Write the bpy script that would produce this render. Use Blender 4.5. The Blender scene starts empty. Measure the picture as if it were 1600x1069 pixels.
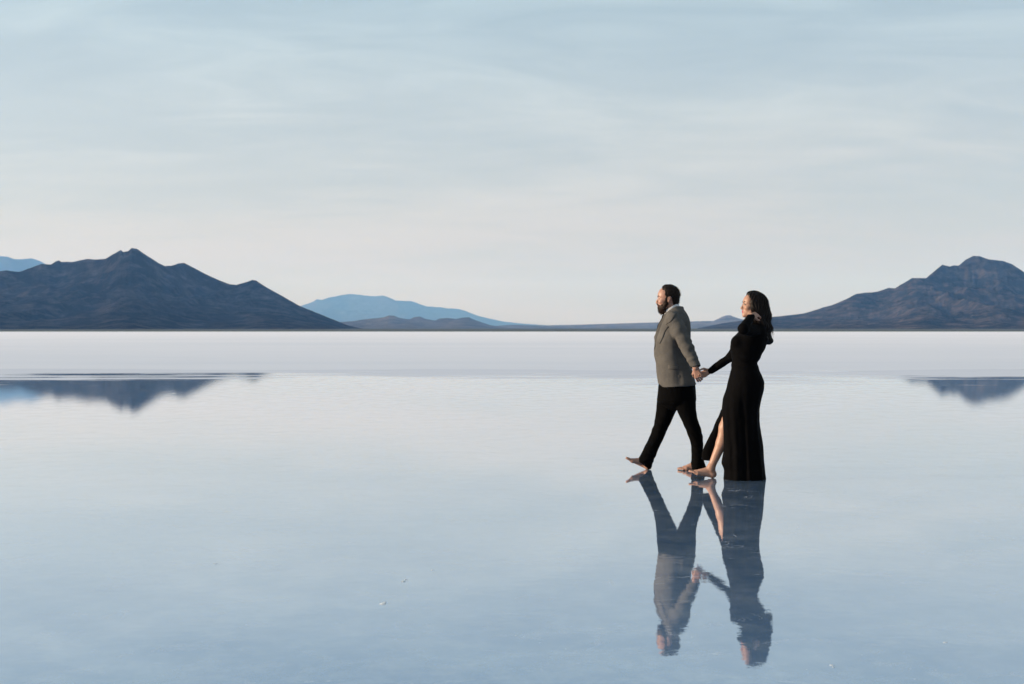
import bpy, math, random
import numpy as np
from mathutils import Vector

random.seed(7)
rng = np.random.default_rng(7)
R = math.radians
SC = bpy.context.scene
COL = SC.collection

# ------------------------------------------------------------------ camera
F = 1778.0          # focal length in pixels of a 1600 pixel wide frame (40 mm)
HOR = 515.5         # row of the horizon
CH = 1.36           # eye height, metres
cam_d = bpy.data.cameras.new("camera")
cam = bpy.data.objects.new("camera", cam_d)
COL.objects.link(cam)
SC.camera = cam
cam_d.sensor_width = 36.0
cam_d.lens = 36.0 * F / 1600.0
cam_d.clip_start = 0.1
cam_d.clip_end = 300000.0
cam.location = (0, 0, CH)
cam.rotation_euler = (R(90) - math.atan((534.5 - HOR) / F), 0, 0)
cam_d.dof.use_dof = True
cam_d.dof.focus_distance = 10.6
cam_d.dof.aperture_fstop = 4.0

# ------------------------------------------------------------------ light
SUN_EL = R(9.0)
SUN_AZ = R(4.0)    # sun stands to the left and this much behind the photographer
SUN_DIR = Vector((-math.cos(SUN_AZ) * math.cos(SUN_EL), -math.sin(SUN_AZ) * math.cos(SUN_EL), math.sin(SUN_EL)))
sun_d = bpy.data.lights.new("sun", 'SUN')
sun_d.energy = 5.0
sun_d.angle = R(0.6)
sun_d.color = (1.0, 0.87, 0.74)
sun = bpy.data.objects.new("sun", sun_d)
COL.objects.link(sun)
sun.rotation_euler = SUN_DIR.to_track_quat('Z', 'Y').to_euler()
sun.location = (-30, -8, 20)

world = bpy.data.worlds.new("World")
SC.world = world
world.use_nodes = True
wn = world.node_tree
wn.nodes.clear()


class NT:
    """tiny node-tree writer"""
    def __init__(self, tree):
        self.t = tree

    def n(self, typ, ins=None, **kw):
        nd = self.t.nodes.new(typ)
        for k, v in kw.items():
            setattr(nd, k, v)
        for k, v in (ins or {}).items():
            s = nd.inputs[k]
            if isinstance(v, bpy.types.NodeSocket):
                self.t.links.new(v, s)
            else:
                s.default_value = v
        return nd

    def math(self, op, a, b=0.0, c=None, clamp=False):
        nd = self.t.nodes.new('ShaderNodeMath')
        nd.operation = op
        nd.use_clamp = clamp
        for i, v in enumerate((a, b) if c is None else (a, b, c)):
            if isinstance(v, bpy.types.NodeSocket):
                self.t.links.new(v, nd.inputs[i])
            else:
                nd.inputs[i].default_value = v
        return nd.outputs[0]

    def ramp(self, fac, stops, interp='LINEAR'):
        nd = self.t.nodes.new('ShaderNodeValToRGB')
        cr = nd.color_ramp
        cr.interpolation = interp
        while len(cr.elements) < len(stops):
            cr.elements.new(0.5)
        for e, (p, c) in zip(cr.elements, stops):
            e.position = p
            e.color = (c[0], c[1], c[2], 1) if hasattr(c, '__len__') else (c, c, c, 1)
        self.t.links.new(fac, nd.inputs[0])
        return nd.outputs[0]

    def mix(self, fac, a, b, mode='MIX'):
        nd = self.t.nodes.new('ShaderNodeMix')
        nd.data_type = 'RGBA'
        nd.blend_type = mode
        for i, v in ((0, fac), (6, a), (7, b)):
            s = nd.inputs[i]
            if isinstance(v, bpy.types.NodeSocket):
                self.t.links.new(v, s)
            elif hasattr(v, '__len__'):
                s.default_value = (v[0], v[1], v[2], 1)
            else:
                s.default_value = v
        return nd.outputs[2]

    def noise(self, vec, scale, detail=4, rough=0.5, dist=0.0):
        nd = self.n('ShaderNodeTexNoise', {'Scale': scale, 'Detail': detail, 'Roughness': rough, 'Distortion': dist})
        self.t.links.new(vec, nd.inputs['Vector'])
        return nd.outputs[0]

    def mapv(self, vec, scale=(1, 1, 1), loc=(0, 0, 0), rot=(0, 0, 0)):
        nd = self.n('ShaderNodeMapping', {'Scale': scale, 'Location': loc, 'Rotation': rot})
        self.t.links.new(vec, nd.inputs['Vector'])
        return nd.outputs[0]


w = NT(wn)
tc = w.n('ShaderNodeTexCoord')
sky = w.n('ShaderNodeTexSky', sky_type='NISHITA', sun_disc=False, sun_elevation=SUN_EL,
          sun_rotation=math.atan2(SUN_DIR.x, SUN_DIR.y), altitude=1280, air_density=1.0, dust_density=2.0, ozone_density=1.5)
sky_lin = w.n('ShaderNodeVectorMath', {0: sky.outputs[0], 'Scale': 1.0}, operation='SCALE').outputs[0]
sep = w.n('ShaderNodeSeparateXYZ', {0: tc.outputs['Generated']})
zc = w.math('MAXIMUM', sep.outputs[2], 0.0)
den = w.math('ADD', zc, 0.13)
cx = w.math('DIVIDE', sep.outputs[0], den)
cy = w.math('DIVIDE', sep.outputs[1], den)
cvec = w.n('ShaderNodeCombineXYZ', {0: cx, 1: cy, 2: 0.0}).outputs[0]
# thin high veil of cirrus in long soft bands
c1 = w.noise(w.mapv(cvec, (0.50, 0.85, 1), (3.1, 1.7, 0), (0, 0, R(-22))), 0.8, 4, 0.5, 0.5)
c2 = w.noise(w.mapv(cvec, (0.9, 2.2, 1), (2.7, 4.4, 0), (0, 0, R(-34))), 1.7, 7, 0.58, 1.1)
cl = w.math('ADD', w.math('MULTIPLY', c1, 0.7), w.math('MULTIPLY', c2, 0.3))
clf = w.n('ShaderNodeMapRange', {0: cl, 1: 0.38, 2: 0.64, 3: 0.0, 4: 1.0}, interpolation_type='SMOOTHSTEP').outputs[0]
hz = w.n('ShaderNodeMapRange', {0: zc, 1: 0.0, 2: 0.34, 3: 1.0, 4: 0.0}, interpolation_type='SMOOTHSTEP').outputs[0]
veil_amt = w.math('ADD', w.math('MULTIPLY', hz, 0.28), w.math('MULTIPLY', clf, 0.22), clamp=True)
veil_amt = w.math('MINIMUM', w.math('ADD', veil_amt, 0.46), 0.93)
veil_col = w.ramp(zc, [(0.0, (0.460, 0.410, 0.435)), (0.08, (0.496, 0.462, 0.438)), (0.2, (0.520, 0.556, 0.552)), (0.32, (0.500, 0.628, 0.665)), (1.0, (0.48, 0.56, 0.60))])
# the veil is brighter towards the sun's side of the sky
sund = w.n('ShaderNodeVectorMath', {0: tc.outputs['Generated'], 1: tuple(SUN_DIR)}, operation='DOT_PRODUCT').outputs[1]
sb = w.n('ShaderNodeMapRange', {0: sund, 1: -0.45, 2: 0.45, 3: 0.87, 4: 1.05}).outputs[0]
wisp = w.n('ShaderNodeMapRange', {0: c2, 1: 0.36, 2: 0.66, 3: -0.02, 4: 0.05}).outputs[0]
up_w = w.n('ShaderNodeMapRange', {0: zc, 1: 0.06, 2: 0.16, 3: 0.15, 4: 1.0}).outputs[0]
sb = w.math('MULTIPLY', sb, w.math('ADD', 1.0, w.math('MULTIPLY', wisp, up_w)))
bg_sky = w.n('ShaderNodeBackground', {0: sky_lin, 1: 0.10})
bg_veil = w.n('ShaderNodeBackground', {0: veil_col, 1: sb})
mixw = w.n('ShaderNodeMixShader', {0: veil_amt, 1: bg_sky.outputs[0], 2: bg_veil.outputs[0]})
w.n('ShaderNodeOutputWorld', {0: mixw.outputs[0]})

vs = SC.view_settings
SC.display_settings.display_device = 'sRGB'
vs.view_transform = 'Standard'
vs.look = 'None'
vs.exposure = 0.53
vs.gamma = 1.0
vs.use_curve_mapping = False
SC.render.engine = 'CYCLES'
SC.cycles.use_denoising = True
SC.cycles.max_bounces = 8
SC.cycles.diffuse_bounces = 2
SC.cycles.glossy_bounces = 3
SC.cycles.volume_bounces = 4
SC.cycles.caustics_reflective = False
SC.cycles.caustics_refractive = False


# ------------------------------------------------------------------ helpers
def W(px, py, d):
    """world point seen at photograph pixel (px, py) when it stands d metres in front of the camera"""
    return np.array([(px - 800.0) / F * d, d, CH + (HOR - py) / F * d])


def mat(name):
    m = bpy.data.materials.new(name)
    m.use_nodes = True
    m.node_tree.nodes.clear()
    return m, NT(m.node_tree)


def out(n, surf, disp=None):
    o = n.n('ShaderNodeOutputMaterial')
    n.t.links.new(surf, o.inputs['Surface'])


def put(name, verts, faces, mats, parent=None, smooth=True, midx=None):
    me = bpy.data.meshes.new(name)
    verts = np.asarray(verts, dtype=np.float32)
    faces = np.asarray(faces, dtype=np.int32)
    if parent is not None:
        verts = verts - np.array(parent.location, dtype=np.float32)
    nf, k = faces.shape
    me.vertices.add(len(verts))
    me.vertices.foreach_set('co', verts.ravel())
    me.loops.add(nf * k)
    me.loops.foreach_set('vertex_index', faces.ravel())
    me.polygons.add(nf)
    me.polygons.foreach_set('loop_start', np.arange(0, nf * k, k, dtype=np.int32))
    me.polygons.foreach_set('loop_total', np.full(nf, k, dtype=np.int32))
    if not isinstance(mats, (list, tuple)):
        mats = [mats]
    for m in mats:
        me.materials.append(m)
    if midx is not None:
        me.polygons.foreach_set('material_index', midx.astype(np.int32))
    me.update(calc_edges=True)
    me.validate()
    me.polygons.foreach_set('use_smooth', np.full(len(me.polygons), smooth))
    ob = bpy.data.objects.new(name, me)
    COL.objects.link(ob)
    if parent is not None:
        ob.parent = parent
    return ob


# lattice value noise in numpy
_TAB = rng.random((64, 64, 64)).astype(np.float32)


def vnoise(p):
    p = np.asarray(p, dtype=np.float64)
    i = np.floor(p).astype(np.int64)
    f = p - i
    f = f * f * (3 - 2 * f)
    r = 0
    for a in (0, 1):
        for b in (0, 1):
            for c in (0, 1):
                wgt = (f[..., 0] if a else 1 - f[..., 0]) * (f[..., 1] if b else 1 - f[..., 1]) * (f[..., 2] if c else 1 - f[..., 2])
                r = r + wgt * _TAB[(i[..., 0] + a) & 63, (i[..., 1] + b) & 63, (i[..., 2] + c) & 63]
    return r


def fbm(p, o=4, g=0.5):
    p = np.asarray(p, dtype=np.float64)
    a, s, t = 1.0, 0.0, 0.0
    for k in range(o):
        s = s + a * vnoise(p * (2.03 ** k) + 11.3 * k)
        t += a
        a *= g
    return s / t


def ridged(p, o=5, g=0.5):
    p = np.asarray(p, dtype=np.float64)
    a, s, t = 1.0, 0.0, 0.0
    for k in range(o):
        s = s + a * (1 - np.abs(2 * vnoise(p * (2.07 ** k) + 17.1 * k) - 1))
        t += a
        a *= g
    return s / t


# ------------------------------------------------------------------ ground: salt flat, water, far shore
WATER_FAR = 39.0


def salt_material():
    m, n = mat("dry_salt")
    geo = n.n('ShaderNodeNewGeometry')
    pos = geo.outputs['Position']
    s = n.n('ShaderNodeSeparateXYZ', {0: pos})
    y = s.outputs[1]
    # damp near the water, dry and white far out
    fld = n.noise(n.mapv(pos, (0.012, 0.05, 1)), 1.0, 5, 0.6, 0.5)
    fine = n.noise(n.mapv(pos, (0.25, 0.9, 1)), 1.0, 6, 0.65)
    lg = n.math('LOGARITHM', n.math('MAXIMUM', y, 1.0), 10.0)
    lgn = n.math('ADD', lg, n.math('MULTIPLY', n.math('SUBTRACT', fld, 0.5), 0.9))
    wetness = n.n('ShaderNodeMapRange', {0: lgn, 1: 1.50, 2: 2.60, 3: 1.0, 4: 0.0}).outputs[0]
    dry = n.mix(fine, (0.87, 0.815, 0.83), (0.95, 0.895, 0.91))
    damp = n.mix(fine, (0.62, 0.63, 0.69), (0.70, 0.705, 0.755))
    colr = n.mix(wetness, dry, damp)
    b = n.n('ShaderNodeBump', {'Strength': 0.35, 'Distance': 0.02, 'Height': fine})
    p = n.n('ShaderNodeBsdfPrincipled', {'Base Color': colr, 'Roughness': 0.7, 'Normal': b.outputs[0]})
    p.inputs['Specular IOR Level'].default_value = 0.25
    out(n, p.outputs[0])
    return m


def water_material():
    m, n = mat("brine_water")
    geo = n.n('ShaderNodeNewGeometry')
    pos = geo.outputs['Position']
    s = n.n('ShaderNodeSeparateXYZ', {0: pos})
    y = s.outputs[1]
    x = s.outputs[0]
    # pale salt floor seen through a film of brine
    big = n.noise(n.mapv(pos, (0.35, 0.35, 1)), 1.0, 5, 0.6, 0.4)
    mott = n.n('ShaderNodeMapRange', {0: n.noise(n.mapv(pos, (1, 1, 1), (4, 8, 0)), 6.0, 6, 0.72, 0.3), 1: 0.42, 2: 0.68}).outputs[0]
    floor = n.mix(big, (0.115, 0.21, 0.365), (0.17, 0.28, 0.44))
    floor = n.mix(n.math('MULTIPLY', mott, 0.35), floor, (0.42, 0.50, 0.58))
    # ridges of crust that reach the surface: thin broken lines
    wv = n.mapv(pos, (0.8, 1.5, 1), (0, 0, 0), (0, 0, R(8)))
    r1 = n.noise(wv, 2.1, 6, 0.62, 1.2)
    ridge = n.math('ABSOLUTE', n.math('SUBTRACT', r1, 0.5))
    line = n.n('ShaderNodeMapRange', {0: ridge, 1: 0.0, 2: 0.010, 3: 1.0, 4: 0.0}).outputs[0]
    gate = n.n('ShaderNodeMapRange', {0: n.noise(n.mapv(pos, (1.2, 2.4, 1), (5, 3, 0)), 1.4, 4, 0.6), 1: 0.50, 2: 0.62, 3: 0.0, 4: 1.0}).outputs[0]
    crust = n.math('MULTIPLY', n.math('MULTIPLY', line, gate), 0.34)
    specks = n.n('ShaderNodeMapRange', {0: n.noise(pos, 22.0, 3, 0.6), 1: 0.74, 2: 0.82, 3: 0.0, 4: 0.18}).outputs[0]
    crust = n.math('MAXIMUM', crust, specks)
    # towards the far edge the film breaks up into damp salt
    st = n.noise(n.mapv(pos, (0.09, 0.50, 1), (2, 0, 0)), 1.0, 7, 0.66, 0.4)
    st = n.n('ShaderNodeMapRange', {0: st, 1: 0.25, 2: 0.75, 3: 0.0, 4: 1.0}).outputs[0]
    grain = n.noise(n.mapv(pos, (3.0, 3.0, 1)), 1.0, 4, 0.7)
    edge = n.n('ShaderNodeMapRange', {0: y, 1: 24.0, 2: 37.5, 3: -0.34, 4: 0.30}).outputs[0]
    e2 = n.math('ADD', edge, st)
    dry = n.n('ShaderNodeMapRange', {0: e2, 1: 0.48, 2: 0.62, 3: 0.0, 4: 1.0}, interpolation_type='SMOOTHSTEP').outputs[0]
    gr = n.n('ShaderNodeMapRange', {0: y, 1: 16.0, 2: 30.0, 3: 0.05, 4: 0.24}).outputs[0]
    grn = n.math('MULTIPLY', gr, n.n('ShaderNodeMapRange', {0: grain, 1: 0.45, 2: 0.7, 3: 0.0, 4: 1.0}).outputs[0])
    mask = n.math('MAXIMUM', n.math('MAXIMUM', dry, crust), grn)
    damp = (0.64, 0.65, 0.71)
    # faint ripples and the uneven floor under the film
    h1 = n.noise(n.mapv(pos, (1.0, 1.3, 1)), 5.0, 4, 0.55)
    h2 = n.noise(n.mapv(pos, (1.0, 1.0, 1)), 40.0, 3, 0.6)
    hh = n.math('ADD', h1, n.math('MULTIPLY', h2, 0.12))
    # faint rings spreading from the hem and the feet
    for (fx0, fy0, r0) in ((2.12, 10.33, 0.26), (1.33, 11.03, 0.05), (1.76, 10.96, 0.06), (1.83, 10.41, 0.05)):
        dv = n.n('ShaderNodeVectorMath', {0: pos, 1: (fx0, fy0, 0.004)}, operation='DISTANCE').outputs[1]
        wob = n.math('ADD', dv, n.math('MULTIPLY', h1, 0.05))
        amp = n.math('POWER', 2.718, n.math('MULTIPLY', n.math('MAXIMUM', n.math('SUBTRACT', dv, r0), 0.0), -5.0))
        hh = n.math('ADD', hh, n.math('MULTIPLY', n.math('MULTIPLY', n.math('SINE', n.math('MULTIPLY', wob, 75.0)), amp), 0.55))
    b = n.n('ShaderNodeBump', {'Strength': 1.0, 'Distance': 0.00045, 'Height': hh})
    lw = n.n('ShaderNodeLayerWeight', {'Blend': 0.5, 'Normal': b.outputs[0]})
    cosv = n.math('SUBTRACT', 1.0, lw.outputs['Facing'])
    fac = n.math('SUBTRACT', 0.99, n.math('MULTIPLY', n.math('POWER', cosv, 1.62), 4.0))
    fac = n.math('MAXIMUM', fac, n.math('ADD', 0.06, n.math('MULTIPLY', n.math('POWER', lw.outputs['Facing'], 3.0), 0.34)))
    dif = n.n('ShaderNodeBsdfDiffuse', {'Color': floor})
    glo = n.n('ShaderNodeBsdfGlossy', {'Color': (1, 1, 1, 1), 'Roughness': 0.012, 'Normal': b.outputs[0]})
    wet = n.n('ShaderNodeMixShader', {0: fac, 1: dif.outputs[0], 2: glo.outputs[0]})
    sd = n.n('ShaderNodeBsdfDiffuse', {'Color': (damp[0], damp[1], damp[2], 1)})
    fin = n.n('ShaderNodeMixShader', {0: mask, 1: wet.outputs[0], 2: sd.outputs[0]})
    out(n, fin.outputs[0])
    return m


def sheet(name, pts_rows, m):
    """grid of rows of points -> mesh"""
    P = np.array(pts_rows)
    nr, nc = P.shape[:2]
    idx = np.arange(nr * nc).reshape(nr, nc)
    f = np.stack([idx[:-1, :-1], idx[:-1, 1:], idx[1:, 1:], idx[1:, :-1]], -1).reshape(-1, 4)
    return put(name, P.reshape(-1, 3), f, m)


M_SALT = salt_material()
M_WATER = water_material()
ys = np.concatenate([[-400.0], np.linspace(-30, 60, 10), np.geomspace(80, 45000, 40)])
xs = np.concatenate([-np.geomspace(30000, 20, 20), np.geomspace(20, 30000, 20)])
g = sheet("salt_flat", [[(x, y, 0.0) for x in xs] for y in ys], M_SALT)
g['kind'] = 'structure'
g['label'] = 'flat white salt plain stretching from the water to the mountains'

xs = np.linspace(-70, 70, 700)
edge = WATER_FAR + 3.0 * (fbm(np.stack([xs * 0.12, xs * 0, xs * 0], -1), 5) - 0.5) * 2
rows = []
for t in np.linspace(0, 1, 30):
    rows.append(np.stack([xs, -25 + (edge + 25) * t, np.full_like(xs, 0.004)], -1))
g = sheet("water", rows, M_WATER)
g['kind'] = 'structure'
g['label'] = 'still shallow film of water mirroring the sky and the couple'

# dark scrubby shore beyond the salt
m, n = mat("hazed_scrub_soil")
geo = n.n('ShaderNodeNewGeometry')
nz = n.noise(n.mapv(geo.outputs['Position'], (0.004, 0.01, 1)), 1.0, 6, 0.65)
colr = n.mix(nz, (0.10, 0.115, 0.115), (0.16, 0.16, 0.15))  # soil colour lightened towards the haze, painting in its veil
p = n.n('ShaderNodeBsdfDiffuse', {'Color': colr})
out(n, p.outputs[0])
ys = np.geomspace(880, 44000, 90)
xs01 = np.linspace(-1, 1, 260)
rows = []
for y in ys:
    X = xs01 * y * 0.75
    near = 40 * (fbm(np.stack([X * 0.006, X * 0, X * 0 + 3], -1), 4) - 0.5)
    Z = 0.02 + np.maximum(0, (y - 900)) * 0.0016 * (0.8 + 0.6 * fbm(np.stack([X * 0.0015, X * 0 + y * 0.001, X * 0], -1), 4))
    Z = np.minimum(Z, 10 + 0 * Z)
    rows.append(np.stack([X, y + (near if y < 1500 else near * 0), Z], -1))
g = sheet("far_shore", rows, m)
g['kind'] = 'structure'
g['label'] = 'thin dark line of scrubby shore under the mountains'


# ------------------------------------------------------------------ mountains
def rock_material(name, ca, cb, cc, sc):
    m, n = mat(name)
    geo = n.n('ShaderNodeNewGeometry')
    pos = geo.outputs['Position']
    a = n.noise(n.mapv(pos, (sc, sc, sc * 1.6)), 1.0, 7, 0.62, 0.4)
    c = n.noise(n.mapv(pos, (sc * 5, sc * 5, sc * 3), (9, 2, 4)), 1.0, 6, 0.7, 0.3)
    am = n.n('ShaderNodeMapRange', {0: a, 1: 0.38, 2: 0.62}).outputs[0]
    cm = n.n('ShaderNodeMapRange', {0: c, 1: 0.46, 2: 0.70}).outputs[0]
    colr = n.mix(cm, n.mix(am, ca, cb), cc)
    b = n.n('ShaderNodeBump', {'Strength': 0.8, 'Distance': 0.04 / sc, 'Height': c})
    p = n.n('ShaderNodeBsdfDiffuse', {'Color': colr, 'Roughness': 1.0, 'Normal': b.outputs[0]})
    out(n, p.outputs[0])
    return m


def mountain(name, label, sil, Yc, Wf, Wb, m, seed, jag=0.5, spur=0.55, nx=620, nr=110, sx=330.0, wander=0.12):
    sil = np.array(sil, float)
    px = np.linspace(sil[0, 0], sil[-1, 0], nx)
    top = np.interp(px, sil[:, 0], sil[:, 1])
    # small crags along the crest
    crag = (fbm(np.stack([px * 0.16, px * 0 + seed, px * 0], -1), 4) - 0.5) * 2 * jag
    amp = np.maximum(HOR - top, 0)
    top = top + crag * np.clip(amp / 25, 0, 1)
    A = np.maximum(HOR - top, 0) / F
    yc = Yc * (1 + wander * (fbm(np.stack([px * 0.006, px * 0 + seed * 3.1, px * 0], -1), 3) - 0.5) * 2)
    t = np.concatenate([-np.linspace(1, 0, int(nr * 0.75)) ** 1.0, np.linspace(0.03, 1, int(nr * 0.25))])
    T, PX = np.meshgrid(t, px, indexing='ij')
    YC = yc[None, :]
    Y = YC + np.where(T < 0, T * Wf, T * Wb)
    X = (PX - 800) / F * Y
    P = np.stack([X / sx + seed, Y / (sx * 1.7), np.full_like(X, seed * 1.7)], -1)
    warp = fbm(P * 0.8 + 5, 3)[..., None] * np.array([1.2, 0.8, 0])
    rg = ridged(P + warp, 5, 0.55)
    rg2 = ridged(P * 2.6 + warp * 2 + 9, 4, 0.5)
    a = np.abs(T)
    fall = (1 - a) ** 1.15
    v = (1 - rg) * spur * 1.6 + (1 - rg2) * 0.22
    env = np.clip(a * 5, 0, 1) ** 0.7
    gg = fall * (1 - v * env)
    gg = np.where(a < 1e-6, 1.0, gg)
    ker = np.hanning(61); ker /= ker.sum()
    As = np.convolve(np.pad(A, 30, mode='edge'), ker, 'valid')
    bl = np.clip(a * 30, 0, 1)
    AE = A[None, :] * (1 - bl) + np.minimum(As, As)[None, :] * bl
    Z = AE * Y * np.clip(gg, 0, 1) + 1.3 * (a < 0.98) - 6.0 * a
    g = sheet(name, np.stack([X, Y, Z], -1), m)
    g['kind'] = 'structure'
    g['label'] = label
    return g


ROCK = rock_material("shade_toned_rock", (0.003, 0.004, 0.007), (0.018, 0.017, 0.023), (0.085, 0.074, 0.080), 0.0035)  # albedo darkened to stand in for shade over the left mountain
ROCK2 = rock_material("shade_toned_tan_rock", (0.005, 0.007, 0.010), (0.022, 0.021, 0.026), (0.095, 0.075, 0.073), 0.0035)  # shade of the right mountain put into its rock colour too
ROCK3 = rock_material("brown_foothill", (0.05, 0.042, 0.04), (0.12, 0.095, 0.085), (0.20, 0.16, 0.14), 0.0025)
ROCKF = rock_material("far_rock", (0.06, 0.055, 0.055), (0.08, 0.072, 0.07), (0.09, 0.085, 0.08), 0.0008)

LEFT = [(-260, 470), (-200, 440), (-140, 418), (-80, 420), (-40, 430), (0, 424), (10, 422.5), (30, 425), (45, 420), (65, 412.5), (80, 413.5), (88, 408.5), (93, 407), (96, 409.5), (115, 409.3), (130, 406), (137, 404.5), (150, 406), (165, 404.5), (178, 397), (189, 390.5), (193, 394), (201, 392.5), (206, 388), (214, 388.5), (222, 394.5), (235, 402.5), (248, 411), (258, 415.8), (268, 415.5), (278, 412), (288, 411), (296, 415), (325, 430), (345, 439), (360, 444.3), (370, 445.3), (385, 441), (395, 437.3), (401, 439), (415, 448), (440, 462), (468, 478), (495, 489), (520, 499), (545, 509), (570, 514.5), (600, 515.5)]
FARL = [(-300, 480), (-200, 420), (-100, 398), (-40, 396), (0, 400.5), (12, 401), (22, 405), (33, 405.5), (50, 403.5), (65, 409), (90, 425), (130, 450), (200, 480), (300, 512)]
CEN = [(330, 513), (380, 505), (430, 492), (460, 482), (475, 476), (488, 472), (496, 467.5), (503, 468.5), (515, 464.5), (523, 463.5), (535, 460.5), (550, 459.5), (565, 461), (580, 463), (598, 462), (606, 464), (618, 469.5), (632, 470.5), (640, 470), (650, 473), (665, 478.5), (690, 480.5), (700, 482), (715, 482.5), (728, 486), (745, 493), (770, 499), (790, 503), (820, 506), (850, 508), (900, 512), (930, 515)]
HILLS = [(440, 511), (500, 506), (550, 502), (580, 498), (600, 496), (608, 493), (616, 493.5), (624, 497), (640, 499), (648, 495.5), (656, 494.5), (664, 498), (680, 501), (688, 497.5), (698, 497), (712, 498.5), (722, 496.5), (733, 496), (745, 501), (765, 508), (790, 512), (830, 514.5)]
LOW = [(700, 514), (760, 510.5), (800, 507.5), (850, 508.5), (900, 507.5), (950, 506), (1000, 504.5), (1060, 503), (1090, 502), (1115, 501.5), (1124, 497), (1133, 493), (1141, 492.5), (1149, 496), (1160, 499), (1180, 500), (1230, 503), (1300, 510), (1340, 515)]
RIGHT = [(1090, 513), (1130, 505), (1180, 498), (1205, 495.5), (1235, 492.5), (1255, 490), (1270, 485.5), (1300, 476.5), (1320, 468.5), (1338, 459), (1350, 457.5), (1362, 457), (1372, 455.5), (1388, 450), (1398, 450.5), (1408, 444.5), (1425, 434.5), (1447, 434.5), (1460, 423.5), (1472, 413.5), (1484, 416.5), (1490, 414.5), (1498, 415), (1508, 406), (1520, 400), (1530, 400.5), (1545, 405.5), (1567, 408), (1580, 412.5), (1600, 425.5), (1640, 436), (1700, 432), (1780, 460), (1860, 500), (1900, 515)]

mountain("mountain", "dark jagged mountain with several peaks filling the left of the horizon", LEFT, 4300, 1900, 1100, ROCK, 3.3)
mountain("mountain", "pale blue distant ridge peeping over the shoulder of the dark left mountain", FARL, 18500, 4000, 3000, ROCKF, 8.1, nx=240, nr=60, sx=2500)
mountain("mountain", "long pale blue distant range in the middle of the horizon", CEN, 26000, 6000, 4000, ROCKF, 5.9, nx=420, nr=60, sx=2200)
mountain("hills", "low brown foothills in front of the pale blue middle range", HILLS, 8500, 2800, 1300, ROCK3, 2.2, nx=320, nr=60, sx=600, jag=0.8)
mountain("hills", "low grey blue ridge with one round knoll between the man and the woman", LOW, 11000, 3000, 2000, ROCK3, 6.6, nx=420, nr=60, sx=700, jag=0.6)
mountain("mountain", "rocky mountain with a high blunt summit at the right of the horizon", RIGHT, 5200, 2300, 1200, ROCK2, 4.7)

# ------------------------------------------------------------------ haze
bm_v = [(x, y, z) for x in (-24000, 24000) for y in (-500, 32000) for z in (-7.5, 1320)]
bm_f = [(0, 1, 3, 2), (4, 6, 7, 5), (0, 4, 5, 1), (2, 3, 7, 6), (0, 2, 6, 4), (1, 5, 7, 3)]
m, n = mat("air")
pv = n.n('ShaderNodeVolumePrincipled', {'Color': (0.21, 0.475, 1.0, 1), 'Density': 4.8e-5, 'Anisotropy': 0.0, 'Absorption Color': (1, 1, 1, 1)})
o = n.n('ShaderNodeOutputMaterial')
n.t.links.new(pv.outputs[0], o.inputs['Volume'])
hb = put("haze", bm_v, bm_f, m, smooth=False)
hb['kind'] = 'stuff'
hb['label'] = 'thin blue air haze over the salt flat and mountains'


# ------------------------------------------------------------------ implicit surfaces for the figures
def nrm(v):
    v = np.asarray(v, float)
    return v / np.linalg.norm(v)


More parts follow.
